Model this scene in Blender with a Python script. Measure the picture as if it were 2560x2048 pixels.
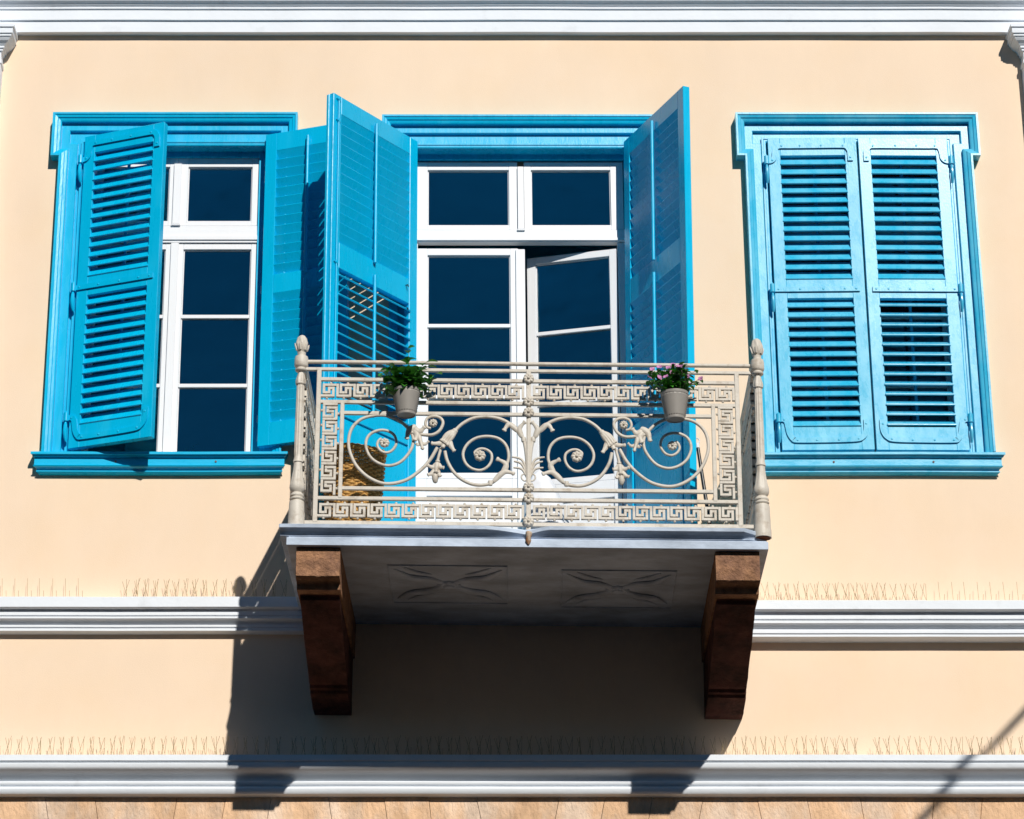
import bpy, bmesh, math, random
from mathutils import Vector, Matrix, noise as mnoise

C = bpy.context
S = C.scene
for o in list(bpy.data.objects):
    bpy.data.objects.remove(o)
COL = S.collection
R = random.Random(7)
rad = math.radians
PI = math.pi

# ------------------------------------------------------------------ camera
cd = bpy.data.cameras.new("camera")
cam = bpy.data.objects.new("camera", cd)
COL.objects.link(cam)
cam.location = (0, -14, 1.6)
cam.rotation_euler = (PI / 2 + math.atan(0.3974), 0, 0)
cd.sensor_width = 36
cd.lens = 6845 / 2560 * 36
cd.shift_x = 145 / 2560
cd.clip_start = 0.1
cd.clip_end = 2000
S.camera = cam

# ------------------------------------------------------------------ sky, sun, exposure
SUN = Vector((0.305, -1.0, 0.70)).normalized()
w = bpy.data.worlds.new("World")
S.world = w
w.use_nodes = True
wn = w.node_tree.nodes
wl = w.node_tree.links
sky = wn.new("ShaderNodeTexSky")
sky.sky_type = 'NISHITA'
sky.sun_disc = False
sky.sun_elevation = math.asin(SUN.z)
sky.sun_rotation = math.atan2(SUN.x, SUN.y)
sky.air_density = 0.75
sky.dust_density = 0.0
sky.ozone_density = 5.0
hsv = wn.new("ShaderNodeHueSaturation")
hsv.inputs["Saturation"].default_value = 1.28
hsv.inputs["Hue"].default_value = 0.488
wl.new(sky.outputs[0], hsv.inputs["Color"])
wl.new(hsv.outputs[0], wn["Background"].inputs[0])
wn["Background"].inputs[1].default_value = 0.054
ld = bpy.data.lights.new("sun", 'SUN')
ld.energy = 4.4
ld.angle = rad(0.5)
ld.color = (1.0, 0.955, 0.88)
sun = bpy.data.objects.new("sun", ld)
COL.objects.link(sun)
sun.rotation_euler = SUN.to_track_quat('Z', 'Y').to_euler()
sun.location = SUN * 40
S.view_settings.view_transform = 'Standard'
S.view_settings.look = 'None'
S.view_settings.exposure = 0.0
S.view_settings.gamma = 1.0
S.cycles.max_bounces = 8
S.cycles.transparent_max_bounces = 16


# ------------------------------------------------------------------ materials
def material(name, col, rough=0.6, spec=0.5, var=0.06, vscale=3.0, bump=0.0, bscale=60.0,
             stretch=(1, 1, 1), col2=None, c2scale=6.0, c2lo=0.5, c2hi=0.7, roughvar=0.0, metal=0.0,
             island=0.0, bdist=0.004):
    m = bpy.data.materials.new(name)
    m.use_nodes = True
    nt = m.node_tree
    n, l = nt.nodes, nt.links
    b = n["Principled BSDF"]
    b.inputs["Roughness"].default_value = rough
    b.inputs["Specular IOR Level"].default_value = spec
    b.inputs["Metallic"].default_value = metal
    tc = n.new("ShaderNodeTexCoord")
    mp = n.new("ShaderNodeMapping")
    mp.inputs["Scale"].default_value = stretch
    l.new(tc.outputs["Object"], mp.inputs[0])

    def noise(sc, det=5, ro=0.55):
        t = n.new("ShaderNodeTexNoise")
        t.inputs["Scale"].default_value = sc
        t.inputs["Detail"].default_value = det
        t.inputs["Roughness"].default_value = ro
        l.new(mp.outputs[0], t.inputs["Vector"])
        return t.outputs["Fac"]

    def ramp(src, a, b_, lo=0.0, hi=1.0):
        r = n.new("ShaderNodeMapRange")
        r.inputs[1].default_value = a
        r.inputs[2].default_value = b_
        r.inputs[3].default_value = lo
        r.inputs[4].default_value = hi
        l.new(src, r.inputs[0])
        return r.outputs[0]

    rgb = n.new("ShaderNodeRGB")
    rgb.outputs[0].default_value = (*col, 1)
    cur = rgb.outputs[0]
    if col2 is not None:
        mx = n.new("ShaderNodeMix")
        mx.data_type = 'RGBA'
        l.new(ramp(noise(c2scale, 7, 0.62), c2lo, c2hi), mx.inputs[0])
        l.new(cur, mx.inputs[6])
        mx.inputs[7].default_value = (*col2, 1)
        cur = mx.outputs[2]
    if var:
        hs = n.new("ShaderNodeHueSaturation")
        l.new(ramp(noise(vscale, 6, 0.6), 0.3, 0.7, 1 - var, 1 + var), hs.inputs["Value"])
        l.new(cur, hs.inputs["Color"])
        cur = hs.outputs[0]
    if island:
        g = n.new("ShaderNodeNewGeometry")
        hs = n.new("ShaderNodeHueSaturation")
        l.new(ramp(g.outputs["Random Per Island"], 0, 1, 1 - island, 1 + island), hs.inputs["Value"])
        l.new(cur, hs.inputs["Color"])
        cur = hs.outputs[0]
    l.new(cur, b.inputs["Base Color"])
    if roughvar:
        l.new(ramp(noise(vscale * 4, 4), 0.3, 0.7, max(0.03, rough - roughvar), rough + roughvar), b.inputs["Roughness"])
    if bump:
        bp = n.new("ShaderNodeBump")
        bp.inputs["Strength"].default_value = bump
        bp.inputs["Distance"].default_value = bdist
        l.new(noise(bscale, 6, 0.6), bp.inputs["Height"])
        l.new(bp.outputs[0], b.inputs["Normal"])
    return m


M = {}
M['plaster'] = material("peach_plaster", (0.86, 0.675, 0.505), 0.92, 0.15, 0.032, 0.9, 0.22, 170,
                        col2=(0.85, 0.645, 0.45), c2scale=1.3, c2lo=0.46, c2hi=0.8, bdist=0.004)
nt = M['plaster'].node_tree
hs = nt.nodes.new("ShaderNodeHueSaturation")
mp = nt.nodes.new("ShaderNodeMapping")
mp.inputs["Scale"].default_value = (1.6, 1, 0.5)
tc = nt.nodes.new("ShaderNodeTexCoord")
nz = nt.nodes.new("ShaderNodeTexNoise")
nz.inputs["Scale"].default_value = 2.2
nz.inputs["Detail"].default_value = 8
nz.inputs["Roughness"].default_value = 0.7
mr = nt.nodes.new("ShaderNodeMapRange")
mr.inputs[1].default_value, mr.inputs[2].default_value, mr.inputs[3].default_value, mr.inputs[4].default_value = .35, .7, 1.01, .972
nt.links.new(tc.outputs["Object"], mp.inputs[0])
nt.links.new(mp.outputs[0], nz.inputs["Vector"])
nt.links.new(nz.outputs["Fac"], mr.inputs[0])
nt.links.new(mr.outputs[0], hs.inputs["Value"])
pb = nt.nodes["Principled BSDF"]
src = pb.inputs["Base Color"].links[0].from_socket
nt.links.new(src, hs.inputs["Color"])
nt.links.new(hs.outputs[0], pb.inputs["Base Color"])
M['trim'] = material("white_stucco", (0.79, 0.83, 0.88), 0.75, 0.25, 0.03, 4, 0.35, 35,
                     col2=(0.62, 0.65, 0.68), c2scale=5, c2lo=0.62, c2hi=0.85)
M['blue'] = material("blue_paint", (0.0, 0.465, 0.76), 0.28, 0.5, 0.05, 5, 0.16, 90,
                     stretch=(1, 1, 0.25), roughvar=0.05, col2=(0.012, 0.51, 0.79), c2scale=7, c2lo=0.55, c2hi=0.75)
M['blueh'] = material("blue_paint_horizontal", (0.0, 0.465, 0.76), 0.28, 0.5, 0.05, 5, 0.16, 90,
                      stretch=(0.25, 1, 1), roughvar=0.05, col2=(0.012, 0.51, 0.79), c2scale=7, c2lo=0.55, c2hi=0.75)
M['pale'] = material("blue_paint_sheen_tint", (0.03, 0.455, 0.71), 0.29, 0.5, 0.05, 7, 0.09, 140,
                     stretch=(1, 1, 0.45), roughvar=0.05, col2=(0.17, 0.56, 0.74), c2scale=7, c2lo=0.40, c2hi=0.80)  # same blue paint, sun sheen put into the colour as a paler tone
M['paleh'] = material("blue_paint_sheen_tint_horizontal", (0.03, 0.455, 0.71), 0.29, 0.5, 0.05, 7, 0.09, 140,
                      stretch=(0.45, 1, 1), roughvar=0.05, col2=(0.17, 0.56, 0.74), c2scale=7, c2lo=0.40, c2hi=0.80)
M['white'] = material("white_joinery_paint", (0.80, 0.81, 0.83), 0.38, 0.4, 0.02, 6, 0.1, 80, stretch=(1, 1, 0.3))
M['iron'] = material("cream_painted_iron", (0.60, 0.55, 0.475), 0.5, 0.4, 0.07, 12, 0.3, 120,
                     col2=(0.42, 0.35, 0.27), c2scale=22, c2lo=0.52, c2hi=0.74)
M['ironrust'] = material("stained_iron", (0.50, 0.42, 0.33), 0.7, 0.3, 0.15, 20, 0.4, 120, col2=(0.30, 0.13, 0.05), c2scale=14, c2lo=0.45, c2hi=0.62)
M['rust'] = material("rusty_iron", (0.16, 0.05, 0.02), 0.85, 0.2, 0.3, 30, 0.6, 120, col2=(0.30, 0.12, 0.04), c2scale=25)
M['marble'] = material("grey_marble", (0.50, 0.58, 0.70), 0.6, 0.3, 0.22, 7, 0.55, 40, stretch=(0.6, 1.1, 1.2),
                       col2=(0.34, 0.40, 0.49), c2scale=6, c2lo=0.44, c2hi=0.70)
M['brown'] = material("brown_tuff_stone", (0.34, 0.18, 0.10), 0.95, 0.1, 0.35, 22, 0.9, 70,
                      col2=(0.24, 0.13, 0.085), c2scale=9, c2lo=0.42, c2hi=0.66, bdist=0.012)
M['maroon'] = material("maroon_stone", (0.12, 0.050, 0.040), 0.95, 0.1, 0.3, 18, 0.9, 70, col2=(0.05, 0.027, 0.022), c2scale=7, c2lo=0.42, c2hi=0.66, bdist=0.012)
M['sand'] = material("orange_sandstone", (0.72, 0.47, 0.29), 0.95, 0.1, 0.2, 12, 0.9, 60, stretch=(1, 1, 0.45),
                     col2=(0.72, 0.55, 0.42), c2scale=4.0, c2lo=0.46, c2hi=0.62, bdist=0.012, island=0.07)
M['mortar'] = material("dark_joint", (0.26, 0.16, 0.10), 0.95, 0.1)
M['wicker'] = material("wicker", (0.50, 0.28, 0.08), 0.6, 0.3, 0.25, 30, 0.3, 120, island=0.12)
M['pot'] = material("taupe_plastic", (0.29, 0.27, 0.245), 0.5, 0.4, 0.04, 20)
M['soil'] = material("potting_soil", (0.05, 0.03, 0.02), 0.95, 0.1, 0.3, 60, 0.6, 150)
M['wire'] = material("spike_wire", (0.34, 0.25, 0.12), 0.5, 0.4, 0.2, 10)
M['strip'] = material("clear_plastic_base", (0.6, 0.58, 0.54), 0.4, 0.4)
M['dark'] = material("black_metal", (0.012, 0.012, 0.016), 0.35, 0.5)
M['cloth'] = material("white_cloth", (0.74, 0.75, 0.78), 0.9, 0.1, 0.08, 14, 0.4, 60)
M['room'] = material("interior_plaster", (0.10, 0.62, 0.80), 0.9, 0.2)
M['cable'] = material("cable_sheath", (0.02, 0.02, 0.02), 0.6, 0.3)
M['asphalt'] = material("asphalt", (0.055, 0.055, 0.058), 0.9, 0.2, 0.2, 12, 0.6, 120)
M['paving'] = material("paving_stone", (0.19, 0.165, 0.135), 0.9, 0.2, 0.15, 3, 0.3, 60)
M['sandwall'] = material("ochre_plaster", (0.34, 0.29, 0.22), 0.9, 0.2, 0.05, 1.0)
M['basalt'] = material("base_stone", (0.30, 0.20, 0.13), 0.95, 0.1, 0.2, 8, 0.6, 60)
M['darkwood'] = material("dark_green_wood", (0.02, 0.035, 0.03), 0.5, 0.4, 0.1, 8)
M['screw'] = material("rusty_screw", (0.20, 0.13, 0.12), 0.7, 0.3)


def leaf_material(name, col, isl, trans=0.25):
    m = material(name, col, 0.45, 0.45, 0.1, 20, island=isl)
    nt = m.node_tree
    b = nt.nodes["Principled BSDF"]
    tr = nt.nodes.new("ShaderNodeBsdfTranslucent")
    mx = nt.nodes.new("ShaderNodeMixShader")
    mx.inputs[0].default_value = trans
    src = b.inputs["Base Color"].links[0].from_socket
    nt.links.new(src, tr.inputs[0])
    nt.links.new(b.outputs[0], mx.inputs[1])
    nt.links.new(tr.outputs[0], mx.inputs[2])
    nt.links.new(mx.outputs[0], nt.nodes["Material Output"].inputs[0])
    return m


M['leaf'] = leaf_material("green_leaf", (0.045, 0.22, 0.02), 0.65)
M['leafd'] = leaf_material("dark_green_leaf", (0.035, 0.16, 0.02), 0.6)
M['petal'] = leaf_material("pink_petal", (0.66, 0.30, 0.54), 0.4, 0.2)

gm = bpy.data.materials.new("window_glass")
gm.use_nodes = True
n, l = gm.node_tree.nodes, gm.node_tree.links
n.remove(n["Principled BSDF"])
fr = n.new("ShaderNodeFresnel")
fr.inputs[0].default_value = 2.1
tb = n.new("ShaderNodeBsdfTransparent")
tb.inputs[0].default_value = (0.62, 0.88, 0.92, 1)
gb = n.new("ShaderNodeBsdfGlossy")
gb.inputs["Roughness"].default_value = 0.0
gb.inputs["Color"].default_value = (0.95, 1, 1, 1)
mx = n.new("ShaderNodeMixShader")
l.new(fr.outputs[0], mx.inputs[0])
l.new(tb.outputs[0], mx.inputs[1])
l.new(gb.outputs[0], mx.inputs[2])
l.new(mx.outputs[0], n["Material Output"].inputs[0])
bp = n.new("ShaderNodeBump")
bp.inputs["Strength"].default_value = 0.25
bp.inputs["Distance"].default_value = 0.02
nz = n.new("ShaderNodeTexNoise")
nz.inputs["Scale"].default_value = 2.6
nz.inputs["Detail"].default_value = 2
tc = n.new("ShaderNodeTexCoord")
l.new(tc.outputs["Object"], nz.inputs["Vector"])
l.new(nz.outputs["Fac"], bp.inputs["Height"])
l.new(bp.outputs[0], gb.inputs["Normal"])
M['glass'] = gm


# ------------------------------------------------------------------ mesh builder
class MB:
    def __init__(s):
        s.v, s.f, s.k = [], [], []
        s.slot = 0

    def add(s, vs, fs):
        o = len(s.v)
        s.v += [tuple(p) for p in vs]
        s.f += [tuple(o + i for i in f) for f in fs]
        s.k += [s.slot] * len(fs)

    def box(s, x0, x1, y0, y1, z0, z1):
        s.add([(x0, y0, z0), (x1, y0, z0), (x1, y1, z0), (x0, y1, z0),
               (x0, y0, z1), (x1, y0, z1), (x1, y1, z1), (x0, y1, z1)],
              [(0, 3, 2, 1), (4, 5, 6, 7), (0, 1, 5, 4), (1, 2, 6, 5), (2, 3, 7, 6), (3, 0, 4, 7)])

    def obox(s, c, ax, ay, az):
        c, ax, ay, az = Vector(c), Vector(ax), Vector(ay), Vector(az)
        vs = [c + ax * i + ay * j + az * k for k in (-1, 1) for (i, j) in ((-1, -1), (1, -1), (1, 1), (-1, 1))]
        s.add(vs, [(0, 3, 2, 1), (4, 5, 6, 7), (0, 1, 5, 4), (1, 2, 6, 5), (2, 3, 7, 6), (3, 0, 4, 7)])

    def loft(s, rings, close=True, cap=True):
        n = len(rings[0])
        vs = [p for r in rings for p in r]
        fs = []
        for i in range(len(rings) - 1):
            for j in range(n if close else n - 1):
                k = (j + 1) % n
                fs.append((i * n + j, i * n + k, (i + 1) * n + k, (i + 1) * n + j))
        if cap:
            fs.append(tuple(range(n - 1, -1, -1)))
            fs.append(tuple((len(rings) - 1) * n + j for j in range(n)))
        s.add(vs, fs)

    def prism_xz(s, poly, y0, y1):
        s.loft([[(x, y, z) for x, z in poly] for y in (y0, y1)])

    def prism_yz(s, poly, x0, x1, seg=1, amp=0.0, seed=0):
        rings = []
        for i in range(seg + 1):
            x = x0 + (x1 - x0) * i / seg
            dz = amp * (mnoise.noise((x * 1.3, seed, 0)) + 0.5 * mnoise.noise((x * 4.1, seed, 3)))
            dy = amp * mnoise.noise((x * 1.7, seed, 9))
            rings.append([(x, y + dy * (abs(y) > 0.004), z + dz) for y, z in poly])
        s.loft(rings)

    def tube(s, pts, r, n=8, flat=1.0, cap=True, axis=None, closed=False):
        pts = [Vector(p) for p in pts]
        if not isinstance(r, (list, tuple)):
            r = [r] * len(pts)
        rings = []
        ref = Vector(axis) if axis else None
        prev = None
        L = len(pts)
        for i, p in enumerate(pts):
            if closed:
                t = pts[(i + 1) % L] - pts[i - 1]
            else:
                t = pts[min(i + 1, L - 1)] - pts[max(i - 1, 0)]
            t.normalize()
            if ref is not None:
                a = ref - t * ref.dot(t)
            elif prev is not None:
                a = prev - t * prev.dot(t)
            else:
                q = Vector((0, 0, 1)) if abs(t.z) < 0.9 else Vector((1, 0, 0))
                a = q - t * q.dot(t)
            a.normalize()
            prev = a
            b = t.cross(a)
            rings.append([p + a * (r[i] * flat * math.cos(2 * PI * j / n)) + b * (r[i] * math.sin(2 * PI * j / n)) for j in range(n)])
        if closed:
            rings.append(rings[0])
            cap = False
        s.loft(rings, True, cap)

    def lathe(s, prof, n=24, c=(0, 0, 0), mod=None, cap=True, tilt=None):
        rings = []
        for r, z in prof:
            ring = []
            for j in range(n):
                a = 2 * PI * j / n
                rr = r * (mod(a, z) if mod else 1)
                p = Vector((rr * math.cos(a), rr * math.sin(a), z))
                if tilt:
                    p = tilt @ p
                ring.append(p + Vector(c))
            rings.append(ring)
        s.loft(rings, True, cap)

    def frame_sweep(s, outline, prof):
        """mitred moulding along an axis-aligned open path in the facade plane; inward is to the right of travel"""
        P = [Vector((x, z)) for x, z in outline]
        offs = []
        for i in range(len(P)):
            ns = []
            for a, b in ((i - 1, i), (i, i + 1)):
                if a < 0 or b >= len(P):
                    continue
                d = (P[b] - P[a]).normalized()
                ns.append(Vector((d.y, -d.x)))
            offs.append(ns[0] + ns[1] if len(ns) == 2 else ns[0])
        rings = [[(p.x + o.x * d, -h, p.y + o.y * d) for d, h in prof] for p, o in zip(P, offs)]
        s.loft(rings, False, False)

    def build(s, name, mats, parent=None, T=None, smooth=None, bevel=0.0, loc=None):
        me = bpy.data.meshes.new(name)
        vs = [T(*p) for p in s.v] if T else s.v
        me.from_pydata(vs, [], s.f)
        if not isinstance(mats, (list, tuple)):
            mats = [mats]
        for m in mats:
            me.materials.append(m)
        if len(mats) > 1:
            me.polygons.foreach_set("material_index", s.k)
        bm = bmesh.new()
        bm.from_mesh(me)
        bmesh.ops.recalc_face_normals(bm, faces=bm.faces)
        bm.to_mesh(me)
        bm.free()
        if smooth:
            me.polygons.foreach_set("use_smooth", [True] * len(me.polygons))
            me.set_sharp_from_angle(angle=rad(smooth))
        o = bpy.data.objects.new(name, me)
        COL.objects.link(o)
        if parent:
            o.parent = parent
        if loc:
            o.location = loc
        if bevel:
            md = o.modifiers.new("bevel", 'BEVEL')
            md.width = bevel
            md.segments = 1
            md.limit_method = 'ANGLE'
            md.angle_limit = rad(50)
        return o


def tag(o, label=None, cat=None, group=None, kind=None):
    if label:
        o['label'] = label
    if cat:
        o['category'] = cat
    if group:
        o['group'] = group
    if kind:
        o['kind'] = kind
    return o


def empty(name, loc=(0, 0, 0), label=None, cat=None, group=None):
    o = bpy.data.objects.new(name, None)
    o.empty_display_size = 0.1
    COL.objects.link(o)
    o.location = loc
    return tag(o, label, cat, group)


def crom(pts, k=6):
    """smooth curve through points of any dimension"""
    P = [tuple(pts[0])] + [tuple(p) for p in pts] + [tuple(pts[-1])]
    out = []
    for i in range(1, len(P) - 2):
        for j in range(k):
            t = j / k
            out.append(tuple(0.5 * (2 * b + (c - a) * t + (2 * a - 5 * b + 4 * c - d) * t * t + (3 * b - a - 3 * c + d) * t ** 3)
                             for a, b, c, d in zip(P[i - 1], P[i], P[i + 1], P[i + 2])))
    out.append(tuple(pts[-1]))
    return out


# ------------------------------------------------------------------ ground
g = MB()
g.add([(-300, -300, 0), (300, -300, 0), (300, 300, 0), (-300, 300, 0)], [(0, 1, 2, 3)])
tag(g.build("street", M['asphalt']), kind='structure')
g = MB()
g.box(-60, 60, -2.6, 0.2, 0.004, 0.13)
tag(g.build("pavement", M['paving'], bevel=0.01), kind='structure')

# ------------------------------------------------------------------ building
B = empty("building", (0, 0, 0), "peach plastered building front with bright blue shutters and an iron balcony", "building")

XL, XR = -9.0, 9.0
OPEN = [(-2.12, -1.045, 6.90, 8.80), (-0.24, 1.0, 6.02, 8.80), (1.77, 2.83, 6.90, 8.80)]
xs = sorted({XL, XR, *[v for o in OPEN for v in o[:2]]})
zs = sorted({4.96, 9.62, *[v for o in OPEN for v in o[2:]]})
mb = MB()
def is_open(i, j):
    x, z = (xs[i] + xs[i + 1]) / 2, (zs[j] + zs[j + 1]) / 2
    return any(a < x < b and c < z < d for a, b, c, d in OPEN)
idx = {}
def vid(i, j, y):
    if (i, j, y) not in idx:
        idx[(i, j, y)] = len(mb.v)
        mb.v.append((xs[i], y, zs[j]))
    return idx[(i, j, y)]
for y in (0.0, 0.35):
    for i in range(len(xs) - 1):
        for j in range(len(zs) - 1):
            if not is_open(i, j):
                mb.f.append((vid(i, j, y), vid(i + 1, j, y), vid(i + 1, j + 1, y), vid(i, j + 1, y)))
for i in range(len(xs) - 1):
    for j in range(len(zs) - 1):
        if is_open(i, j):
            for (a, b) in (((i, j), (i + 1, j)), ((i + 1, j), (i + 1, j + 1)), ((i + 1, j + 1), (i, j + 1)), ((i, j + 1), (i, j))):
                mid = [(p, q) for p, q in ((i, j - 1), (i + 1, j), (i, j + 1), (i - 1, j))]
            for (p, q), (a, b) in zip(mid, (((i, j), (i + 1, j)), ((i + 1, j), (i + 1, j + 1)), ((i + 1, j + 1), (i, j + 1)), ((i, j + 1), (i, j)))):
                if not is_open(p, q):
                    mb.f.append((vid(*a, 0.0), vid(*b, 0.0), vid(*b, 0.35), vid(*a, 0.35)))
mb.k = [0] * len(mb.f)
mb.build("wall", M['plaster'], B)

# rooms behind the openings
rm = MB()
def room(x0, x1, y0, y1, z0, z1):
    for q in ([(x0, y0, z0), (x1, y0, z0), (x1, y1, z0), (x0, y1, z0)], [(x0, y0, z1), (x1, y0, z1), (x1, y1, z1), (x0, y1, z1)],
              [(x0, y1, z0), (x1, y1, z0), (x1, y1, z1), (x0, y1, z1)], [(x0, y0, z0), (x0, y1, z0), (x0, y1, z1), (x0, y0, z1)],
              [(x1, y0, z0), (x1, y1, z0), (x1, y1, z1), (x1, y0, z1)]):
        rm.add(q, [(0, 1, 2, 3)])
room(-3.4, -0.65, 0.352, 4.5, 6.0, 9.3)
room(-0.55, 1.35, 0.352, 4.5, 6.0, 9.3)
room(1.45, 4.2, 0.352, 4.5, 6.0, 9.3)
rm.build("room", M['room'], B)
rb = MB()
rb.box(XL, XR, 0.3505, 0.62, 9.32, 10.4)
rb.box(XL, XR, 0.62, 9.0, 10.2, 10.4)
rb.box(XL, XR, 8.8, 9.0, 0.0, 10.2)
rb.box(XL, XL + 0.3, 0.62, 8.8, 0.0, 10.2)
rb.box(XR - 0.3, XR, 0.62, 8.8, 0.0, 10.2)
rb.build("roof", M['plaster'], B)

# top cornice
mb = MB()
mb.prism_yz([(0.02, 9.505), (-0.045, 9.503), (-0.045, 9.573), (-0.057, 9.577), (-0.057, 9.641), (-0.066, 9.645),
             (-0.066, 9.656), (-0.060, 9.658), (-0.072, 9.664), (-0.078, 9.672), (-0.095, 9.682), (-0.103, 9.697), (-0.106, 9.703),
             (-0.114, 9.704), (-0.114, 9.712), (-0.122, 9.714), (-0.122, 9.76), (-0.14, 9.765), (-0.14, 9.85), (0.02, 9.88)], XL, XR, 90, 0.0018, 1)
mb.prism_yz([(0.02, 9.88), (-0.02, 9.878), (-0.02, 10.41), (0.02, 10.41)], XL, XR)
mb.build("cornice", M['trim'], B)

# string courses (the upper one is interrupted by the balcony)
def dz(prof, d):
    return [(y, z + d) for y, z in prof]
lprof = [(0.02, 6.062), (-0.10, 6.052), (-0.115, 6.046), (-0.115, 5.992), (-0.108, 5.988), (-0.085, 5.986), (-0.082, 5.978), (-0.086, 5.973), (-0.086, 5.955),
         (-0.078, 5.953), (-0.078, 5.950), (-0.083, 5.948), (-0.083, 5.938), (-0.06, 5.932), (-0.046, 5.922), (-0.040, 5.912), (-0.052, 5.911), (-0.052, 5.900),
         (-0.044, 5.898), (-0.044, 5.894), (-0.047, 5.893), (-0.047, 5.880), (0.02, 5.870)]
mb = MB()
mb.prism_yz(lprof, XL, -0.70, 60, 0.0016, 2)
tag(mb.build("string_course", M['trim'], B), "white upper string course left of the balcony, crossed by its shadow")
rprof = [(0.02, 6.052), (-0.125, 6.035), (-0.145, 6.028), (-0.145, 5.982), (-0.135, 5.978), (-0.108, 5.974), (-0.106, 5.962), (-0.112, 5.958), (-0.112, 5.938),
         (-0.102, 5.936), (-0.102, 5.932), (-0.108, 5.930), (-0.108, 5.916), (-0.085, 5.910), (-0.075, 5.900), (-0.072, 5.886), (-0.084, 5.884), (-0.084, 5.868),
         (-0.074, 5.864), (-0.078, 5.862), (-0.078, 5.850), (0.02, 5.838)]
mb = MB()
mb.prism_yz(rprof, 1.49, XR, 60, 0.0016, 5)
o = mb.build("string_course", M['trim'], B)
o.location.z = -0.012
tag(o, "white upper string course right of the balcony, fully sunlit")
cprof = [(0.02, 5.192), (-0.13, 5.184), (-0.145, 5.180), (-0.145, 5.150), (-0.132, 5.146), (-0.132, 5.140), (-0.138, 5.137), (-0.136, 5.120), (-0.130, 5.110),
         (-0.112, 5.100), (-0.088, 5.092), (-0.070, 5.080), (-0.060, 5.066), (-0.058, 5.058), (-0.074, 5.057), (-0.077, 5.050), (-0.074, 5.040), (-0.062, 5.036),
         (-0.060, 5.031), (-0.072, 5.029), (-0.078, 5.018), (-0.076, 5.003), (-0.066, 4.992), (0.02, 4.978)]
mb = MB()
mb.prism_yz(cprof, XL, XR, 110, 0.0018, 8)
tag(mb.build("string_course", M['trim'], B, smooth=35), "continuous white lower string course under the balcony")

# stone-clad ground floor: fan-jointed blocks under the string course, unseen ashlar below, darkened to cut bounce
mb = MB()
mb.slot = 1
mb.box(XL, XR, 0.0, 0.35, 0.13, 4.975)
mb.slot = 0
seams = [(-2.129, .028), (-1.871, .027), (-1.438, -.02), (-1.184, -.023), (-0.947, -.026), (-0.656, .025), (-0.366, .022), (-0.133, .017), (0.112, .033), (0.551, -.03),
         (0.789, -.03), (1.036, -.03), (1.301, -.034), (1.573, .026), (1.833, .022), (2.11, .02), (2.501, -.024), (2.751, -.023)]
allx = [(XL + 0.45 * i, 0.0) for i in range(0, 15)] + seams + [(3.05 + 0.45 * i, 0.0) for i in range(0, 14)]
allx = [a for a in allx if a[0] < XR - .1] + [(XR, 0)]
for (a, sa), (b, sb) in zip(allx[:-1], allx[1:]):
    gp = 0.0014
    zt, zb = 5.0, 4.42
    k = (zt - zb) / 0.15
    y = -0.02 + R.uniform(-.0015, .0015)
    P = [(a + gp, zt), (b - gp, zt), (b - gp + sb * k, zb), (a + gp + sa * k, zb)]
    mb.prism_xz(P[::-1], y, 0.05)
mb.slot = 2
for row in range(10):
    z1 = 4.416 - row * 0.43
    x = XL - (row % 2) * 0.4
    while x < XR:
        wd = R.uniform(0.7, 1.0)
        x1 = min(x + wd, XR)
        for a_, b_ in ((XL, -2.25), (-1.05, -.27), (.93, 1.70), (2.90, XR)):
            p, q = max(x, a_), min(x1, b_)
            if q - p > .03:
                mb.box(p + .002, q - .002, -0.02 + R.uniform(-.001, .001), 0.05, max(z1 - 0.426, 0.1), z1)
        x = x1 if x1 < XR else XR + 1
mb.build("ground_floor_wall", [M['sand'], M['mortar'], M['basalt']], B)
for xa in (-2.25, -.27, 1.70):  # unseen dark doors, added to cut light bounced off the lower wall
    mb = MB()
    for k in range(2):
        x0 = xa + .02 + k * .585
        mb.box(x0, x0 + .575, -.004, -.0005, .14, 4.40)
        for z0, z1 in ((.25, 1.2), (1.35, 2.6), (2.75, 4.25)):
            mb.box(x0 + .08, x0 + .495, -.012, -.004, z0, z1)
    mb.build("door", M['darkwood'], B, bevel=.002)

# corner pilasters
def pilaster(x0, x1, side):
    mb = MB()
    mb.box(x0, x1, -0.08, 0.01, 5.18, 9.28)
    p = tag(mb.build("pilaster", M['trim'], B, bevel=0.004), "white corner pilaster at the %s edge of the facade" % side)
    mb = MB()
    pr = [(0.0, 9.275), (0.006, 9.278), (0.006, 9.30), (0.0, 9.302), (0.0, 9.352), (0.010, 9.356), (0.010, 9.368), (0.018, 9.371), (0.018, 9.384), (0.022, 9.386),
          (0.030, 9.395), (0.045, 9.405), (0.054, 9.418), (0.056, 9.424), (0.062, 9.425), (0.062, 9.437), (0.070, 9.440), (0.070, 9.474), (0.078, 9.476), (0.078, 9.492), (0.02, 9.4975)]
    mb.loft([[(x0 - o, -0.08 - o, z), (x1 + o, -0.08 - o, z), (x1 + o, 0.01, z), (x0 - o, 0.01, z)] for o, z in pr])
    mb.build("capital", M['trim'], p)
pilaster(-3.05, -2.612, "left")
pilaster(3.285, 3.72, "right")


# ------------------------------------------------------------------ windows
PROF = [(0, 0), (0, .075), (.011, .075), (.015, .070), (.028, .066), (.032, .060), (.044, .056), (.050, .052), (.052, .029), (.094, .029), (.098, .025), (.100, .004)]


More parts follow.
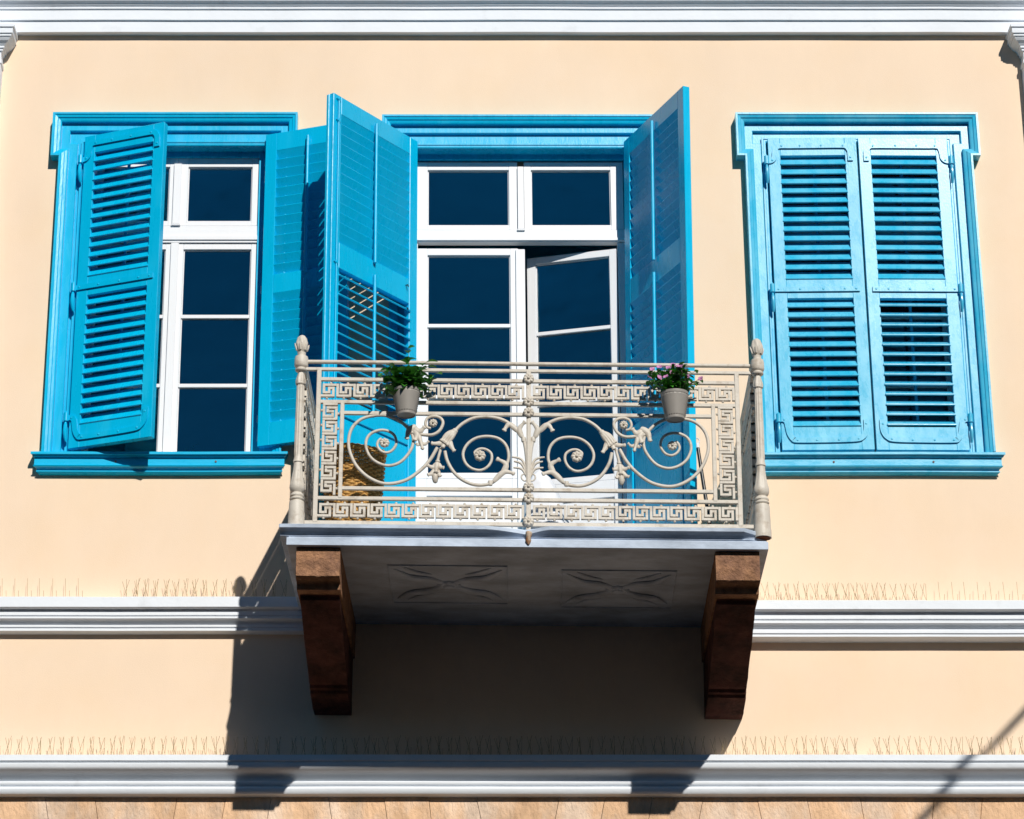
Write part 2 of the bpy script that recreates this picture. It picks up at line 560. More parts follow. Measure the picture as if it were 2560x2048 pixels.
def architrave(mb, xl, xr, zb, ear, zE, zT, ox0, ox1, oz1, oz0, stop=.05):
    """crossetted moulded surround, flat plate and inner bead"""
    mb.frame_sweep([(xl, zb), (xl, zE), (xl - ear, zE), (xl - ear, zT), (xr + ear, zT), (xr + ear, zE), (xr, zE), (xr, zb)], PROF)
    # underside of the ears
    mb.box(xl + .03, ox0 - .012, -.008, .001, zb, zT - .03)
    mb.box(ox1 + .012, xr - .03, -.008, .001, zb, zT - .03)
    mb.box(ox0 - .012, ox1 + .012, -.008, .001, oz1 + .012, zT - .03)
    pr = [(0, .004), (0, .026), (.010, .026), (.013, .021), (.022, .021), (.028, .018), (.028, -.092)]
    mb.frame_sweep([(ox0 - .028, oz0), (ox0 - .028, oz1 + .028), (ox1 + .028, oz1 + .028), (ox1 + .028, oz0)], pr)
    # stop behind the shutters
    mb.box(ox0, ox0 + stop, .060, .092, oz0, oz1)
    mb.box(ox1 - stop, ox1, .060, .092, oz0, oz1)
    mb.box(ox0 + stop, ox1 - stop, .062, .090, oz1 - .03, oz1)


def sash(mb, gl, x0, x1, z0, z1, sl, sr, tr, br, bars, y0=.05, y1=.088):
    mb.box(x0, x0 + sl, y0, y1, z0, z1)
    mb.box(x1 - sr, x1, y0, y1, z0, z1)
    mb.box(x0 + sl, x1 - sr, y0 + .0006, y1 - .001, z1 - tr, z1)
    mb.box(x0 + sl, x1 - sr, y0 + .0006, y1 - .001, z0, z0 + br)
    for b in bars:
        mb.box(x0 + sl, x1 - sr, y0 + .004, y1 - .004, b - .011, b + .011)
    # glazing rebate bead
    for (a, b_, c, d) in ((x0 + sl, x0 + sl + .006, z0 + br, z1 - tr), (x1 - sr - .006, x1 - sr, z0 + br, z1 - tr)):
        mb.box(a, b_, y0 + .012, y1 - .006, c, d)
    mb.box(x0 + sl + .006, x1 - sr - .006, y0 + .012, y1 - .006, z1 - tr - .006, z1 - tr)
    zz = [z0 + br] + list(bars) + [z1 - tr]
    for a, b in zip(zz[:-1], zz[1:]):
        gl.box(x0 + sl - .003, x1 - sr + .003, y0 + .018, y0 + .022, a + .003, b - .003)


def deep(x, y, z):
    return (x * 1.002, y + .03, z - .0125)


def window_fill(par, dx, x0, xm0, xm1, x1):
    """white casements of a window; all x before shift dx"""
    fm = MB()
    fm.box(x0 - .01 + dx, x1 + .01 + dx, .040, .095, 8.222, 8.300)
    fm.box(x0 - .01 + dx, x1 + .01 + dx, .032, .040, 8.236, 8.262)
    fm.box(x0 - .01 + dx, x1 + .01 + dx, .044, .092, 8.300, 8.329)
    fm.box(xm0 + dx, xm1 + dx, .036, .05, 8.34, 8.72)
    fm.box(xm0 + dx, xm1 + dx, .036, .05, 6.945, 8.219)
    fm.box(xm0 - .004 + dx, xm1 + .004 + dx, .03, .046, 8.327, 8.337)
    fm.box(x0 - .02 + dx, x1 + .02 + dx, .045, .12, 6.895, 6.928)
    fm.build("transom_frame", M['white'], par, T=deep, bevel=0.002)
    for (a, b, z0, z1, tr, br, bars, sl, sr) in (
            (x0, xm0 + .02, 8.332, 8.765, .06, .031, [], .038, .045), (xm0 + .021, x1, 8.332, 8.765, .06, .031, [], .06, .037),
            (x0, xm0 + .02, 6.93, 8.218, .034, .028, [7.353, 7.771], .03, .05), (xm0 + .021, x1, 6.93, 8.218, .034, .028, [7.353, 7.771], .05, .03)):
        sm, gl = MB(), MB()
        sash(sm, gl, a + dx, b + dx, z0, z1, sl, sr, tr, br, bars)
        sm.build("sash", M['white'], par, T=deep, bevel=0.002)
        gl.build("pane", M['glass'], par, T=deep)


def sill(par, x0, x1, z, m, seed):
    mb = MB()
    pr = [(0.02, z + .004), (-.075, z), (-.080, z - .004), (-.080, z - .016), (-.072, z - .018), (-.066, z - .026), (-.052, z - .028), (-.052, z - .070), (-.060, z - .073),
          (-.056, z - .080), (-.040, z - .086), (-.034, z - .090), (-.034, z - .096), (-.038, z - .097), (-.038, z - .103), (-.028, z - .112), (0.0, z - .113)]
    inset = [0, 0, 0, 0, .006, .01, .018, .018, .012, .016, .028, .032, .032, .028, .028, .04, .045]
    e = 0.02
    rings = []
    for i, t in enumerate((0, .33, .66, 1)):
        ring = []
        for (y, zz), q in zip(pr, inset):
            xa = x0 + q + (x1 - x0 - 2 * q) * t
            ring.append((xa, y, zz + 0.0015 * math.sin(t * 7 + seed)))
        rings.append(ring)
    mb.loft(rings)
    o = mb.build("sill", m, par)
    for x in (x0 + (x1 - x0) * .33, x0 + (x1 - x0) * .72):
        mb = MB()
        mb.lathe([(.006, 0), (.006, .003), (.0045, .0045), (0.0005, .003)], 10, (x, -.052, z - .05), tilt=Matrix.Rotation(PI / 2, 3, 'X'))
        mb.build("screw", M['screw'], par)


WL = MB()
architrave(WL, -2.246, -0.941, 6.888, .047, 8.69, 8.965, -2.10, -1.065, 8.778, 6.885)
W1 = tag(WL.build("window", M['blue'], B), "left window with one shutter swung out over its glass")
sill(W1, -2.302, -0.905, 6.888, M['blueh'], 1)
window_fill(W1, 0, -2.047, -1.600, -1.556, -1.116)

WR = MB()
architrave(WR, 1.656, 2.948, 6.888, .046, 8.69, 8.963, 1.785, 2.815, 8.800, 6.885)
W2 = tag(WR.build("window", M['pale'], B), "right window with both blue shutters closed, pale with sun sheen")
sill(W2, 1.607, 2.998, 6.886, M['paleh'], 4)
window_fill(W2, 3.885, -2.047, -1.600, -1.556, -1.116)

# balcony door
DR = MB()
architrave(DR, -0.362, 1.122, 6.03, .049, 8.68, 8.95, -0.219, 0.979, 8.762, 6.03, .008)
D1 = tag(DR.build("balcony_door", M['blue'], B), "tall glazed balcony door with its right leaf ajar and shutters swung wide")
fm = MB()
fm.box(-.215, .975, .040, .095, 8.228, 8.300)
fm.box(-.215, .975, .030, .040, 8.232, 8.250)
fm.box(-.215, .975, .044, .092, 8.300, 8.304)
fm.box(.362, .398, .034, .05, 8.306, 8.70)
fm.box(.358, .402, .028, .046, 8.294, 8.304)
fm.box(-.215, -.205, .05, .09, 6.03, 8.226)
fm.box(.924, .975, .05, .09, 6.03, 8.226)
fm.build("transom_frame", M['white'], D1, T=deep, bevel=0.002)
sm, gl = MB(), MB()
sash(sm, gl, -.21, .361, 8.306, 8.735, .06, .048, .05, .031, [])
sm.build("sash", M['white'], D1, T=deep, bevel=.002)
gl.build("pane", M['glass'], D1, T=deep)
sm, gl = MB(), MB()
sash(sm, gl, .3995, .965, 8.306, 8.735, .04, .072, .05, .031, [])
sm.build("sash", M['white'], D1, T=deep, bevel=.002)
gl.build("pane", M['glass'], D1, T=deep)


def door_leaf(x0, x1, sl, sr, T, extra=None):
    sm, gl = MB(), MB()
    sash(sm, gl, x0, x1, 6.80, 8.19, sl, sr, .042, .035, [7.285, 7.715])
    # solid bottom panel
    sm.box(x0, x0 + sl, .05, .088, 6.04, 6.80)
    sm.box(x1 - sr, x1, .05, .088, 6.04, 6.80)
    sm.box(x0 + sl, x1 - sr, .051, .087, 6.70, 6.80)
    sm.box(x0 + sl, x1 - sr, .051, .087, 6.04, 6.16)
    sm.box(x0 + sl, x1 - sr, .066, .078, 6.16, 6.70)
    sm.box(x0 + sl + .05, x1 - sr - .05, .058, .066, 6.21, 6.65)
    if extra:
        sm.box(*extra)
    sm.build("door_leaf", M['white'], D1, T=T, bevel=.002)
    gl.build("pane", M['glass'], D1, T=T)
door_leaf(-.205, .362, .056, .045, deep, (.348, .400, .038, .05, 6.04, 8.18))
ang = rad(-15.0)
def swing(x, y, z):
    px, py = x - .922, y - .07
    return deep(.922 + px * math.cos(ang) - py * math.sin(ang), .07 + px * math.sin(ang) + py * math.cos(ang), z)
door_leaf(.402, .922, .050, .042, swing)


# ------------------------------------------------------------------ shutters
def slats(mb, x0, x1, z0, z1, n, tilt, th=.0048, jit=1.2, rr=R):
    p = (z1 - z0) / n
    L = .0375 if tilt > 56 else .0375 if tilt > 53.5 else .0345
    for i in range(n):
        zc = z0 + p * (i + .5)
        a = rad(tilt + rr.uniform(-jit, jit))
        d = Vector((0, math.cos(a), math.sin(a)))
        q = Vector((0, -math.sin(a), math.cos(a)))
        mb.obox(((x0 + x1) / 2, 0, zc), ((x1 - x0) / 2 + .004, 0, 0), d * L, q * th)


def strap(mb, pts, sgn, wdt=.015):
    """flat iron strap on the outer face following (u, z)"""
    P = crom(pts, 5)
    L = len(P)
    left, right = [], []
    for i in range(L):
        a, b = P[max(0, i - 1)], P[min(L - 1, i + 1)]
        dx, dz_ = b[0] - a[0], b[1] - a[1]
        k = math.hypot(dx, dz_)
        nx, nz = -dz_ / k * wdt, dx / k * wdt
        left.append((P[i][0] + nx, P[i][1] + nz))
        right.append((P[i][0] - nx, P[i][1] - nz))
    rings = []
    for a, b in zip(left, right):
        rings.append([(sgn * a[0], -.0205, a[1]), (sgn * a[0], -.0295, a[1]), (sgn * b[0], -.0295, b[1]), (sgn * b[0], -.0205, b[1])])
    mb.loft(rings)


def pintle(mb, sgn, z):
    c = (sgn * -.013, -.034)
    mb.tube([(c[0], c[1], z - .022), (c[0], c[1], z + .026)], .0145, 12)
    mb.tube([(c[0], c[1], z + .026), (c[0], c[1], z + .038)], [.007, .003], 10)
    mb.tube([(c[0], c[1], z - .028), (c[0], c[1] - .002, z - .045), (c[0], c[1] - .004, z - .08), (c[0], c[1] + .004, z - .115), (c[0], c[1] + .014, z - .135)],
            [.008, .0135, .0155, .0135, .010], 10, 0.7)
    mb.box(min(c[0], sgn * .012), max(c[0], sgn * .012), -.026, -.0212, z - .016, z + .016)


def screws(mb, sgn, pts):
    for u, z in pts:
        mb.lathe([(.0058, 0), (.0058, .0018), (.004, .003), (.0005, .003)], 8, (sgn * u, -.0295, z), tilt=Matrix.Rotation(PI / 2, 3, 'X'))


def shutter(hx, hy, hz, w_, h, alpha, right, m, rails, panels, label, hinges=True, rods=True, solid=None, jit=1.2, lean=0.0):
    """rails: (z0, z1); panels: (z0, z1, count, tilt); leaf runs from the hinge at the origin"""
    s = -1 if right else 1
    st = .068
    mb = MB()
    def bx(u0, u1, y0, y1, z0, z1):
        a, b = sorted((s * u0, s * u1))
        mb.box(a, b, y0, y1, z0, z1)
    bx(0, st, -.02, .02, 0, h)
    bx(w_ - st, w_, -.02, .02, 0, h)
    for z0, z1 in rails:
        bx(st, w_ - st, -.0192, .0192, z0, z1)
    if solid:
        bx(st, w_ - st, -.008, .008, solid[0], solid[1])
        bx(st + .03, w_ - st - .03, -.014, .014, solid[0] + .03, solid[1] - .03)
    for z0, z1, nn, tl in panels:
        a, b = sorted((s * st, s * (w_ - st)))
        slats(mb, a, b, z0, z1, nn, tl, jit=jit)
    o = mb.build("shutter", m, B, bevel=.0018)
    o.location = (hx, hy, hz)
    o.rotation_euler = (Matrix.Rotation(lean, 3, 'Y') @ Matrix.Rotation(rad(alpha) if right else -rad(alpha), 3, 'Z')).to_euler()
    tag(o, label)
    if rods:
        for z0, z1, nn, tl in panels:
            t = MB()
            xc = s * w_ * .52
            t.tube([(xc, .034, z0 - .02), (xc, .034, z1 + .055)], .0095, 8)
            t.build("tilt_rod", m, o, smooth=60)
    if hinges:
        top = [(-.010, h - .150), (.016, h - .146), (.032, h - .128), (.036, h - .095), (.046, h - .064), (.068, h - .054), (.12, h - .054), (w_ * .5, h - .054), (w_ - .10, h - .054),
               (w_ - .062, h - .058), (w_ - .044, h - .08), (w_ - .040, h - .105), (w_ - .040, h - .15)]
        bot = [(-.010, .180), (.014, .178), (.030, .165), (.036, .135), (.044, .095), (.062, .064), (.088, .056), (w_ * .5, .056), (w_ - .10, .060), (w_ - .062, .074), (w_ - .044, .10), (w_ - .038, .13), (w_ - .038, .175)]
        mid = rails[1][0] + (rails[1][1] - rails[1][0]) * .46
        flat = [(-.01, mid), (.1, mid), (w_ * .5, mid), (w_ - .03, mid)]
        for pts, zz, sc in ((top, h - .150, [(.02, h - .145), (.075, h - .054), (.18, h - .054), (.30, h - .054), (w_ - .08, h - .056), (w_ - .04, h - .13)]),
                            (flat, mid, [(.02, mid), (.14, mid), (.27, mid), (.39, mid), (w_ - .05, mid)]),
                            (bot, .180, [(.016, .176), (.085, .056), (.19, .056), (.31, .056), (w_ - .085, .062), (w_ - .04, .15)])):
            hb = MB()
            strap(hb, pts, s)
            pintle(hb, s, zz)
            screws(hb, s, sc)
            hb.build("strap_hinge", m, o, smooth=40)
    return o


h1 = 1.905
rails1 = [(0, .135), (.905, 1.020), (h1 - .112, h1)]
pan1 = [(.135, .905, 13, 54), (1.020, h1 - .112, 13, 54)]
pan1b = [(.135, .905, 13, 66), (1.020, h1 - .112, 13, 66)]
shutter(-2.098, -.034, 6.912, .508, h1, 21.5, False, M['blue'], rails1, pan1, "louvred shutter half open across the left window, seen from outside")
shutter(-1.067, -.034, 6.925, .512, h1, 160.5, True, M['blue'], rails1, pan1b, "louvred shutter folded back to the wall between left window and door")
h3 = 1.905
rails3 = [(0, .135), (.905, 1.020), (h3 - .112, h3)]
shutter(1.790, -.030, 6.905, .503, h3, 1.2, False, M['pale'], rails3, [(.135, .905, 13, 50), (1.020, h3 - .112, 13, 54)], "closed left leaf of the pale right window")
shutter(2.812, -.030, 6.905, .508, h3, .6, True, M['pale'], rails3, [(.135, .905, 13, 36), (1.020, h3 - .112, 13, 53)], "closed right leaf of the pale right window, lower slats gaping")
h2 = 2.735
rails2 = [(0, .14), (.86, .965), (1.700, 1.850), (h2 - .108, h2)]
ls = shutter(-.222, -.042, 6.052, .742, h2, 127.8, False, M['blue'], rails2, [(.965, 1.700, 13, -33), (1.850, h2 - .108, 13, 67)],
             "tall door shutter swung out left, its lower slats open", hinges=False, solid=(.14, .86))
rs = shutter(.946, -.042, 6.052, .735, h2, 112.9, True, M['blue'], rails2, [(.965, 1.700, 13, 60), (1.850, h2 - .108, 13, 66)],
             "tall door shutter swung out right, inner face in shade", hinges=False, solid=(.14, .86), lean=.0145)
# locking bolt rod and rebate strip on the left door shutter
mb = MB()
mb.tube([(.705, .028, .9), (.705, .028, h2 - .02)], .0052, 8)
for z in (h2 - .03, h2 - .16, 1.72, 1.02):
    mb.tube([(.705, .022, z), (.705, .034, z)], .009, 8)
    mb.tube([(.689, .024, z - .004), (.721, .024, z + .004)], .0035, 6)
for z in (.93, .97, 1.0):
    mb.lathe([(.006, -.012), (.009, 0), (.006, .012)], 10, (.705, .028, z))
mb.build("bolt_rod", M['blue'], ls, smooth=50)
mb = MB()
mb.box(.742, .756, -.020, -.002, .01, h2 - .008)
mb.build("rebate_strip", M['blue'], ls, bevel=.002)
for z in (1.66, 1.80):
    mb = MB()
    mb.tube([(.10, .02, z), (.10, .034, z), (.10, .038, z - .012)], .004, 6)
    mb.build("hook", M['dark'], ls)

# ------------------------------------------------------------------ balcony
TL = 0.0105
SK = 0.0265
def T(x, y, z):
    return (.36 + x + TL * z + SK * (y + 1.25), y, 5.922 + z - TL * x)

mb = MB()
# lower plate with fascia
mb.box(-1.18, 1.18, -1.30, -.001, 0, .040)
mb.box(-1.172, 1.172, -1.290, -.001, .040, .047)
# moulded upper slab, lip broken in the middle and chipped away at the right corner
def lip(x):
    d = 0.0
    if -.20 < x < .11:
        t = (x + .20) / .20 if x < 0.0 else (.11 - x) / .11
        d = .046 * min(1, t) ** 1.3
    if x > 1.06:
        d = .10 * min(1, (x - 1.06) / .12)
    return d
px_ = [-1.213, -1.19, -1.0, -.7, -.4, -.25, -.2, -.15, -.1, -.05, -.01, .02, .05, .08, .11, .15, .3, .6, .9, 1.06, 1.09, 1.12, 1.15, 1.178]
rings = []
for i, x in enumerate(px_):
    d = lip(x)
    e = 0.0
    f = 1.0 - min(1, d / .046) * .75
    sg = -min(1, d / .046) * .012 if -.2 < x < .11 else 0
    rings.append([(x, -.001, .047), (x, -1.288 + max(0, d - .04), .047), (x, -1.296 + max(0, d - .04), .051), (x, -1.290 + d * .5, .054), (x, -1.296 + d * .6, .060), (x, -1.306 + d * .75, .069), (x, -1.322 + d, .076),
                  (x, -1.334 + d, .079 + sg), (x, -1.335 + d + R.uniform(-.0012, .0012), .098 + sg + R.uniform(-.001, .001)), (x, -1.30 + max(0, d - .03), .101 + sg * .6), (x, -.001, .104)])
mb.loft(rings)
# side nosing
for sx in (-1,):
    mb.prism_yz([(-1.333, .078), (-1.333, .098), (-.001, .1), (-.001, .078)], sx * 1.2125, sx * 1.2155)
# sunk fields carved in the soffit
def soffit_panel(xc, yc, hw, hd):
    for a, b, c, d in ((-hw, hw, -hd, -hd + .007), (-hw, hw, hd - .007, hd), (-hw, -hw + .007, -hd + .007, hd - .007), (hw - .007, hw, -hd + .007, hd - .007)):
        mb.box(xc + a, xc + b, yc + c, yc + d, -.006, .002)
    for sx in (-1, 1):
        for sy in (-1, 1):
            P = crom([(xc + sx * .025, yc + sy * .02, 0), (xc + sx * hw * .35, yc + sy * hd * .30, -.004), (xc + sx * hw * .65, yc + sy * hd * .42, -.006), (xc + sx * hw * .9, yc + sy * hd * .78, -.002)], 5)
            n_ = len(P)
            mb.tube(P, [.030 * math.sin(PI * (.12 + .86 * i / (n_ - 1))) + .003 for i in range(n_)], 8, .4, axis=(0, 0, 1))
            P = crom([(xc + sx * hw * .28, yc + sy * hd * .5, 0), (xc + sx * hw * .5, yc + sy * hd * .62, -.004), (xc + sx * hw * .72, yc + sy * hd * .85, -.001)], 5)
            mb.tube(P, [.018 * math.sin(PI * (.1 + .8 * i / (len(P) - 1))) + .002 for i in range(len(P))], 8, .4, axis=(0, 0, 1))
    mb.lathe([(.055, .002), (.055, -.006), (.042, -.014), (.030, -.010), (.022, -.018), (.004, -.020)], 20, (xc, yc, 0), mod=lambda a, z: 1 + .12 * math.cos(8 * a))
soffit_panel(-.40, -.70, .30, .31)
soffit_panel(.46, -.65, .29, .31)
BAL = mb.build("balcony", M['marble'], B, T=T, bevel=.0025)
tag(BAL, "grey marble balcony slab with cream iron railing in front of the glazed door")

# brackets
for xc in (-1.025, 1.03):
    prof = [(0, 0), (-1.262, 0), (-1.268, -.006), (-1.266, -.146), (-1.256, -.154), (-1.19, -.158), (-1.182, -.164), (-1.176, -.190), (-1.11, -.194), (-1.09, -.196), (-1.085, -.214),
            (-1.05, -.222), (-.98, -.250), (-.88, -.288), (-.76, -.326), (-.64, -.358), (-.54, -.385), (-.47, -.41), (-.41, -.428), (-.395, -.438), (-.36, -.440), (-.352, -.456), (-.325, -.460), (-.318, -.474), (-.29, -.480), (-.22, -.486), (-.14, -.492), (-.12, -.500), (0, -.503)]
    mb = MB()
    # cap is a little wider than the shaft
    cap = [p for p in prof if p[1] > -.192]
    cap = cap + [(-1.12, -.1915), (0, -.1915)]
    body = [(0, -.192)] + [p for p in prof if p[1] < -.192]
    mb.prism_yz(cap, xc - .108, xc + .108, 5, .003, xc)
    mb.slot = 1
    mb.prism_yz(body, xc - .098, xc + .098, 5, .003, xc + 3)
    def Tb(x, y, z):
        k = mnoise.noise((x * 9, y * 9, z * 9)) * .003
        return T(x + k, y + k, z)
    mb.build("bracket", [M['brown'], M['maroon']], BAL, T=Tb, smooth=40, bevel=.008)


# posts
def flute(a, z):
    if .48 < z < .865:
        return 1 - .11 * abs(math.sin(6 * a))
    if .30 < z < .445:
        return 1 + (.085 * abs(math.sin(4 * a)) - .04 + .03 * math.cos(8 * a + z * 160)) * math.sin((z - .30) / .145 * PI)
    if .872 < z < .93:
        return 1 + .09 * math.cos(6 * a)
    if 1.044 < z < 1.13:
        return 1 + .10 * math.cos(6 * a + z * 60) + .05 * math.cos(6 * a - z * 130)
    return 1
PP = [(.043, .100), (.043, .112), (.0405, .120), (.0400, .16), (.0375, .235), (.036, .241), (.030, .243), (.030, .246), (.036, .250), (.037, .255), (.034, .259), (.030, .261), (.030, .264), (.035, .269), (.035, .275), (.030, .282), (.026, .287),
      (.028, .291), (.034, .297), (.0385, .312), (.037, .33), (.032, .352), (.0275, .375), (.0235, .405), (.0215, .438), (.0215, .446), (.026, .449), (.026, .455), (.0235, .459), (.024, .464), (.0215, .470), (.0215, .484), (.0225, .50), (.0220, .60), (.0215, .7), (.0205, .80), (.0198, .862),
      (.0235, .866), (.0255, .870), (.0235, .874), (.0245, .880), (.0240, .89), (.0205, .905), (.0165, .92), (.0150, .932), (.0155, .935), (.026, .938), (.030, .944), (.030, .95), (.025, .953), (.025, .956), (.031, .961), (.0345, .968), (.0345, .985), (.034, 1.005), (.0315, 1.018), (.024, 1.021), (.020, 1.024),
      (.0205, 1.034), (.0215, 1.040), (.0165, 1.043), (.0185, 1.046), (.025, 1.056), (.0295, 1.072), (.0300, 1.088), (.0275, 1.105), (.022, 1.121), (.014, 1.132), (.003, 1.138)]
def post(xp, yp, low):
    mb = MB()
    P = [(r, z) for r, z in PP]
    P[0] = (.043, low)
    mb.lathe(P, 48, (xp, yp, 0), flute)
    if low < .1:
        mb.slot = 1
        mb.lathe([(.037, low - .0025), (.037, low - .001)], 24, (xp, yp, 0))
    # leaf tips round the bud
    mb.slot = 0
    for k in range(6):
        a = k * PI / 3 + .3
        d = Vector((math.cos(a), math.sin(a), 0))
        c = Vector((xp, yp, 0))
        mb.tube([c + d * .024 + Vector((0, 0, 1.052)), c + d * .031 + Vector((0, 0, 1.072)), c + d * .0345 + Vector((0, 0, 1.082)), c + d * .037 + Vector((0, 0, 1.090))], [.006, .006, .004, .001], 6)
    o = mb.build("post", [M['iron'], M['rust']], BAL, T=T, smooth=45)
    return o
tag(post(-1.140, -1.25, .1015), "left corner post standing on the slab")
tag(post(1.158, -1.262, .072), "right corner post with rusty foot overhanging the chipped slab corner")
for sx in (-1.13, 1.13):
    mb = MB()
    mb.tube([(sx, -.03, .104), (sx, -.03, .99)], .016, 10)
    mb.build("wall_post", M['iron'], BAL, T=T, smooth=40)

YF = -1.25
# handrail and horizontal bars (front)
def hrail(z, hh, x0, x1, y=YF, d=.009, name="rail"):
    mb = MB()
    mb.box(x0, x1, y - d, y + d, z - hh, z + hh)
    return mb.build(name, M['iron'], BAL, T=T, bevel=.0025)
mb = MB()
mb.tube([(-1.12, YF, .992), (-.5, YF, .993), (0, YF, .991), (.6, YF, .992), (1.13, YF, .992)], .0105, 12)
mb.build("handrail", M['iron'], BAL, T=T, smooth=60)
hrail(.952, .0085, -1.118, 1.128)
for z in (.897, .775, .716, .315, .262, .133):
    x = 1.06 if z in (.897, .775, .262) else .94
    if z == .133:
        hrail(z, .0105, -1.10, 1.12)
    else:
        hrail(z, .0095, -x, x)
def vbar(x, z0, z1, wd=.0115, y=YF - .0015, d=.0095):
    mb = MB()
    mb.box(x - wd, x + wd, y - d, y + d, z0, z1)
    return mb.build("upright", M['iron'], BAL, T=T, bevel=.0025)
vbar(-1.048, .133, .95)
vbar(1.052, .133, .95)
vbar(-.927, .262, .775, .010)
vbar(.930, .262, .775, .010)
mb = MB()
mb.box(0.006 - .0115, 0.006 + .0115, YF - .014, YF + .010, .06, .95)
mb.box(0.006 - .006, 0.006 + .006, YF - .017, YF - .014, .30, .72)
mb.build("centre_post", M['iron'], BAL, T=T, bevel=.0025)
mb = MB()
mb.lathe([(.004, .012), (.014, .03), (.012, .05), (.016, .062), (.016, .075), (.010, .08)], 14, (.006, YF - .055, 0), mod=lambda a, z: 1 + .12 * math.cos(3 * a + z * 80))
mb.tube([(.006, YF - .01, .075), (.006, YF - .045, .07), (.006, YF - .06, .05)], .009, 8)
mb.build("anchor_bolt", M['ironrust'], BAL, T=T, smooth=50)


# Greek key bands
def key_units(p, H, t, nun):
    """segments of the continuous key for one unit, x in 0..p, z in 0..H (bottom-left of each bar's centreline)"""
    a, b, c, d = .19 * p, .50 * p, .75 * p, 1.0 * p
    m1, m2 = .70 * H, .30 * H
    path = [(0, 0), (c, 0), (c, m1), (b, m1), (b, m2), (a, m2), (a, H), (d, H), (d, 0)]
    return path
def key_band(name, o, ux, uz, p, H, nun, t=.0065, y=YF, T=T, d=.009):
    """o: origin; ux / uz: directions of run and height (3D)"""
    mb = MB()
    o, ux, uz = Vector(o), Vector(ux), Vector(uz)
    yv = ux.cross(uz)
    path = key_units(p, H, t, nun)
    for i in range(nun):
        for (x0, z0), (x1, z1) in zip(path[:-1], path[1:]):
            if i == nun - 1 and x0 == x1 == path[-1][0] and False:
                continue
            a0, a1 = min(x0, x1) - t, max(x0, x1) + t
            b0, b1 = min(z0, z1) - t, max(z0, z1) + t
            jit = R.uniform(-.0012, .0012)
            c = o + ux * (i * p + (a0 + a1) / 2) + uz * ((b0 + b1) / 2)
            mb.obox(c + yv * (.0004 * (1 if x0 == x1 else -1) + jit * .3), ux * ((a1 - a0) / 2), yv * (d + (.0006 if x0 == x1 else 0)), uz * ((b1 - b0) / 2))
        for (kx, kz, s_) in ((.60 * p, H + .010, 1), (.37 * p, -.010, -1)):
            mb.lathe([(.001, -.0075), (.0055, -.005), (.0072, 0), (.0055, .005), (.001, .0075)], 8, o + ux * (i * p + kx) + uz * kz)
    return mb.build(name, M['iron'], BAL, T=T, bevel=.0012)
HB = .058
for x0, x1 in ((-1.034, -.012), (.022, 1.044)):
    for zc, nn in ((.836, 12), (.1985, 12)):
        p = (x1 - x0) / nn
        key_band("meander_band", (x0 - .004, YF, zc - HB / 2), (1, 0, 0), (0, 0, 1), p * .994, HB, nn)
for xc in (-.9875, .991):
    key_band("meander_band", (xc + .031, YF, .284), (0, 0, 1), (-1, 0, 0), .0795, .062, 6)

# scrollwork; coordinates of the left half in millimetres, mirrored for the right half
SC = dict(
    A=[(-459, 536), (-495, 469), (-544, 412), (-618, 359), (-711, 341), (-792, 370), (-856, 429), (-892, 502), (-902, 568), (-886, 636), (-840, 684), (-775, 704), (-713, 704), (-655, 681), (-608, 639), (-581, 592), (-584, 538), (-614, 485), (-651, 451), (-701, 437), (-751, 450), (-792, 483), (-814, 532), (-812, 576), (-791, 607), (-751, 625), (-711, 623), (-678, 604), (-664, 571), (-668, 541), (-689, 514), (-717, 506), (-743, 518), (-758, 543), (-753, 568), (-738, 582)],
    C=[(-588, 614), (-534, 603), (-484, 602), (-449, 625), (-432, 665), (-445, 692), (-476, 702), (-508, 692), (-520, 665), (-511, 643), (-492, 637)],
    U=[(-6, 340), (-8, 400), (-12, 471), (-19, 538), (-31, 588), (-57, 627), (-97, 665), (-147, 692), (-210, 703), (-279, 695), (-335, 664), (-376, 622)],
    L=[(-421, 517), (-408, 464), (-376, 407), (-333, 367), (-277, 342), (-221, 341), (-177, 358), (-140, 397), (-112, 450), (-103, 497), (-116, 550), (-153, 586), (-209, 598), (-266, 588), (-309, 555), (-330, 508), (-321, 461), (-290, 428), (-245, 417), (-209, 435), (-189, 469), (-190, 506), (-216, 528), (-247, 531), (-271, 515), (-270, 500)])
BL = dict(bl=[(-416, 580), (-444, 556), (-490, 552)], br=[(-402, 580), (-392, 545), (-372, 510)], bm=[(-408, 585), (-425, 550), (-432, 530)],
          p1=[(-458, 452), (-477, 428), (-507, 436)], p2=[(-456, 452), (-444, 430), (-423, 423)], p3=[(-462, 424), (-482, 396), (-505, 384)], p4=[(-460, 420), (-452, 396), (-440, 376)],
          a1=[(-565, 648), (-600, 622), (-612, 572)], a2=[(-575, 636), (-548, 617), (-521, 642)], a3=[(-578, 628), (-560, 600), (-572, 565)],
          b0=[(-553, 598), (-546, 575), (-530, 518)], b1=[(-541, 560), (-556, 546), (-566, 553)], b2=[(-538, 560), (-520, 550), (-500, 564)],
          u1=[(-36, 592), (-50, 636), (-20, 674)], u2=[(-56, 622), (-100, 660), (-128, 622)],
          l1=[(-138, 392), (-116, 446), (-164, 474)], l2=[(-178, 356), (-125, 406), (-73, 394)])
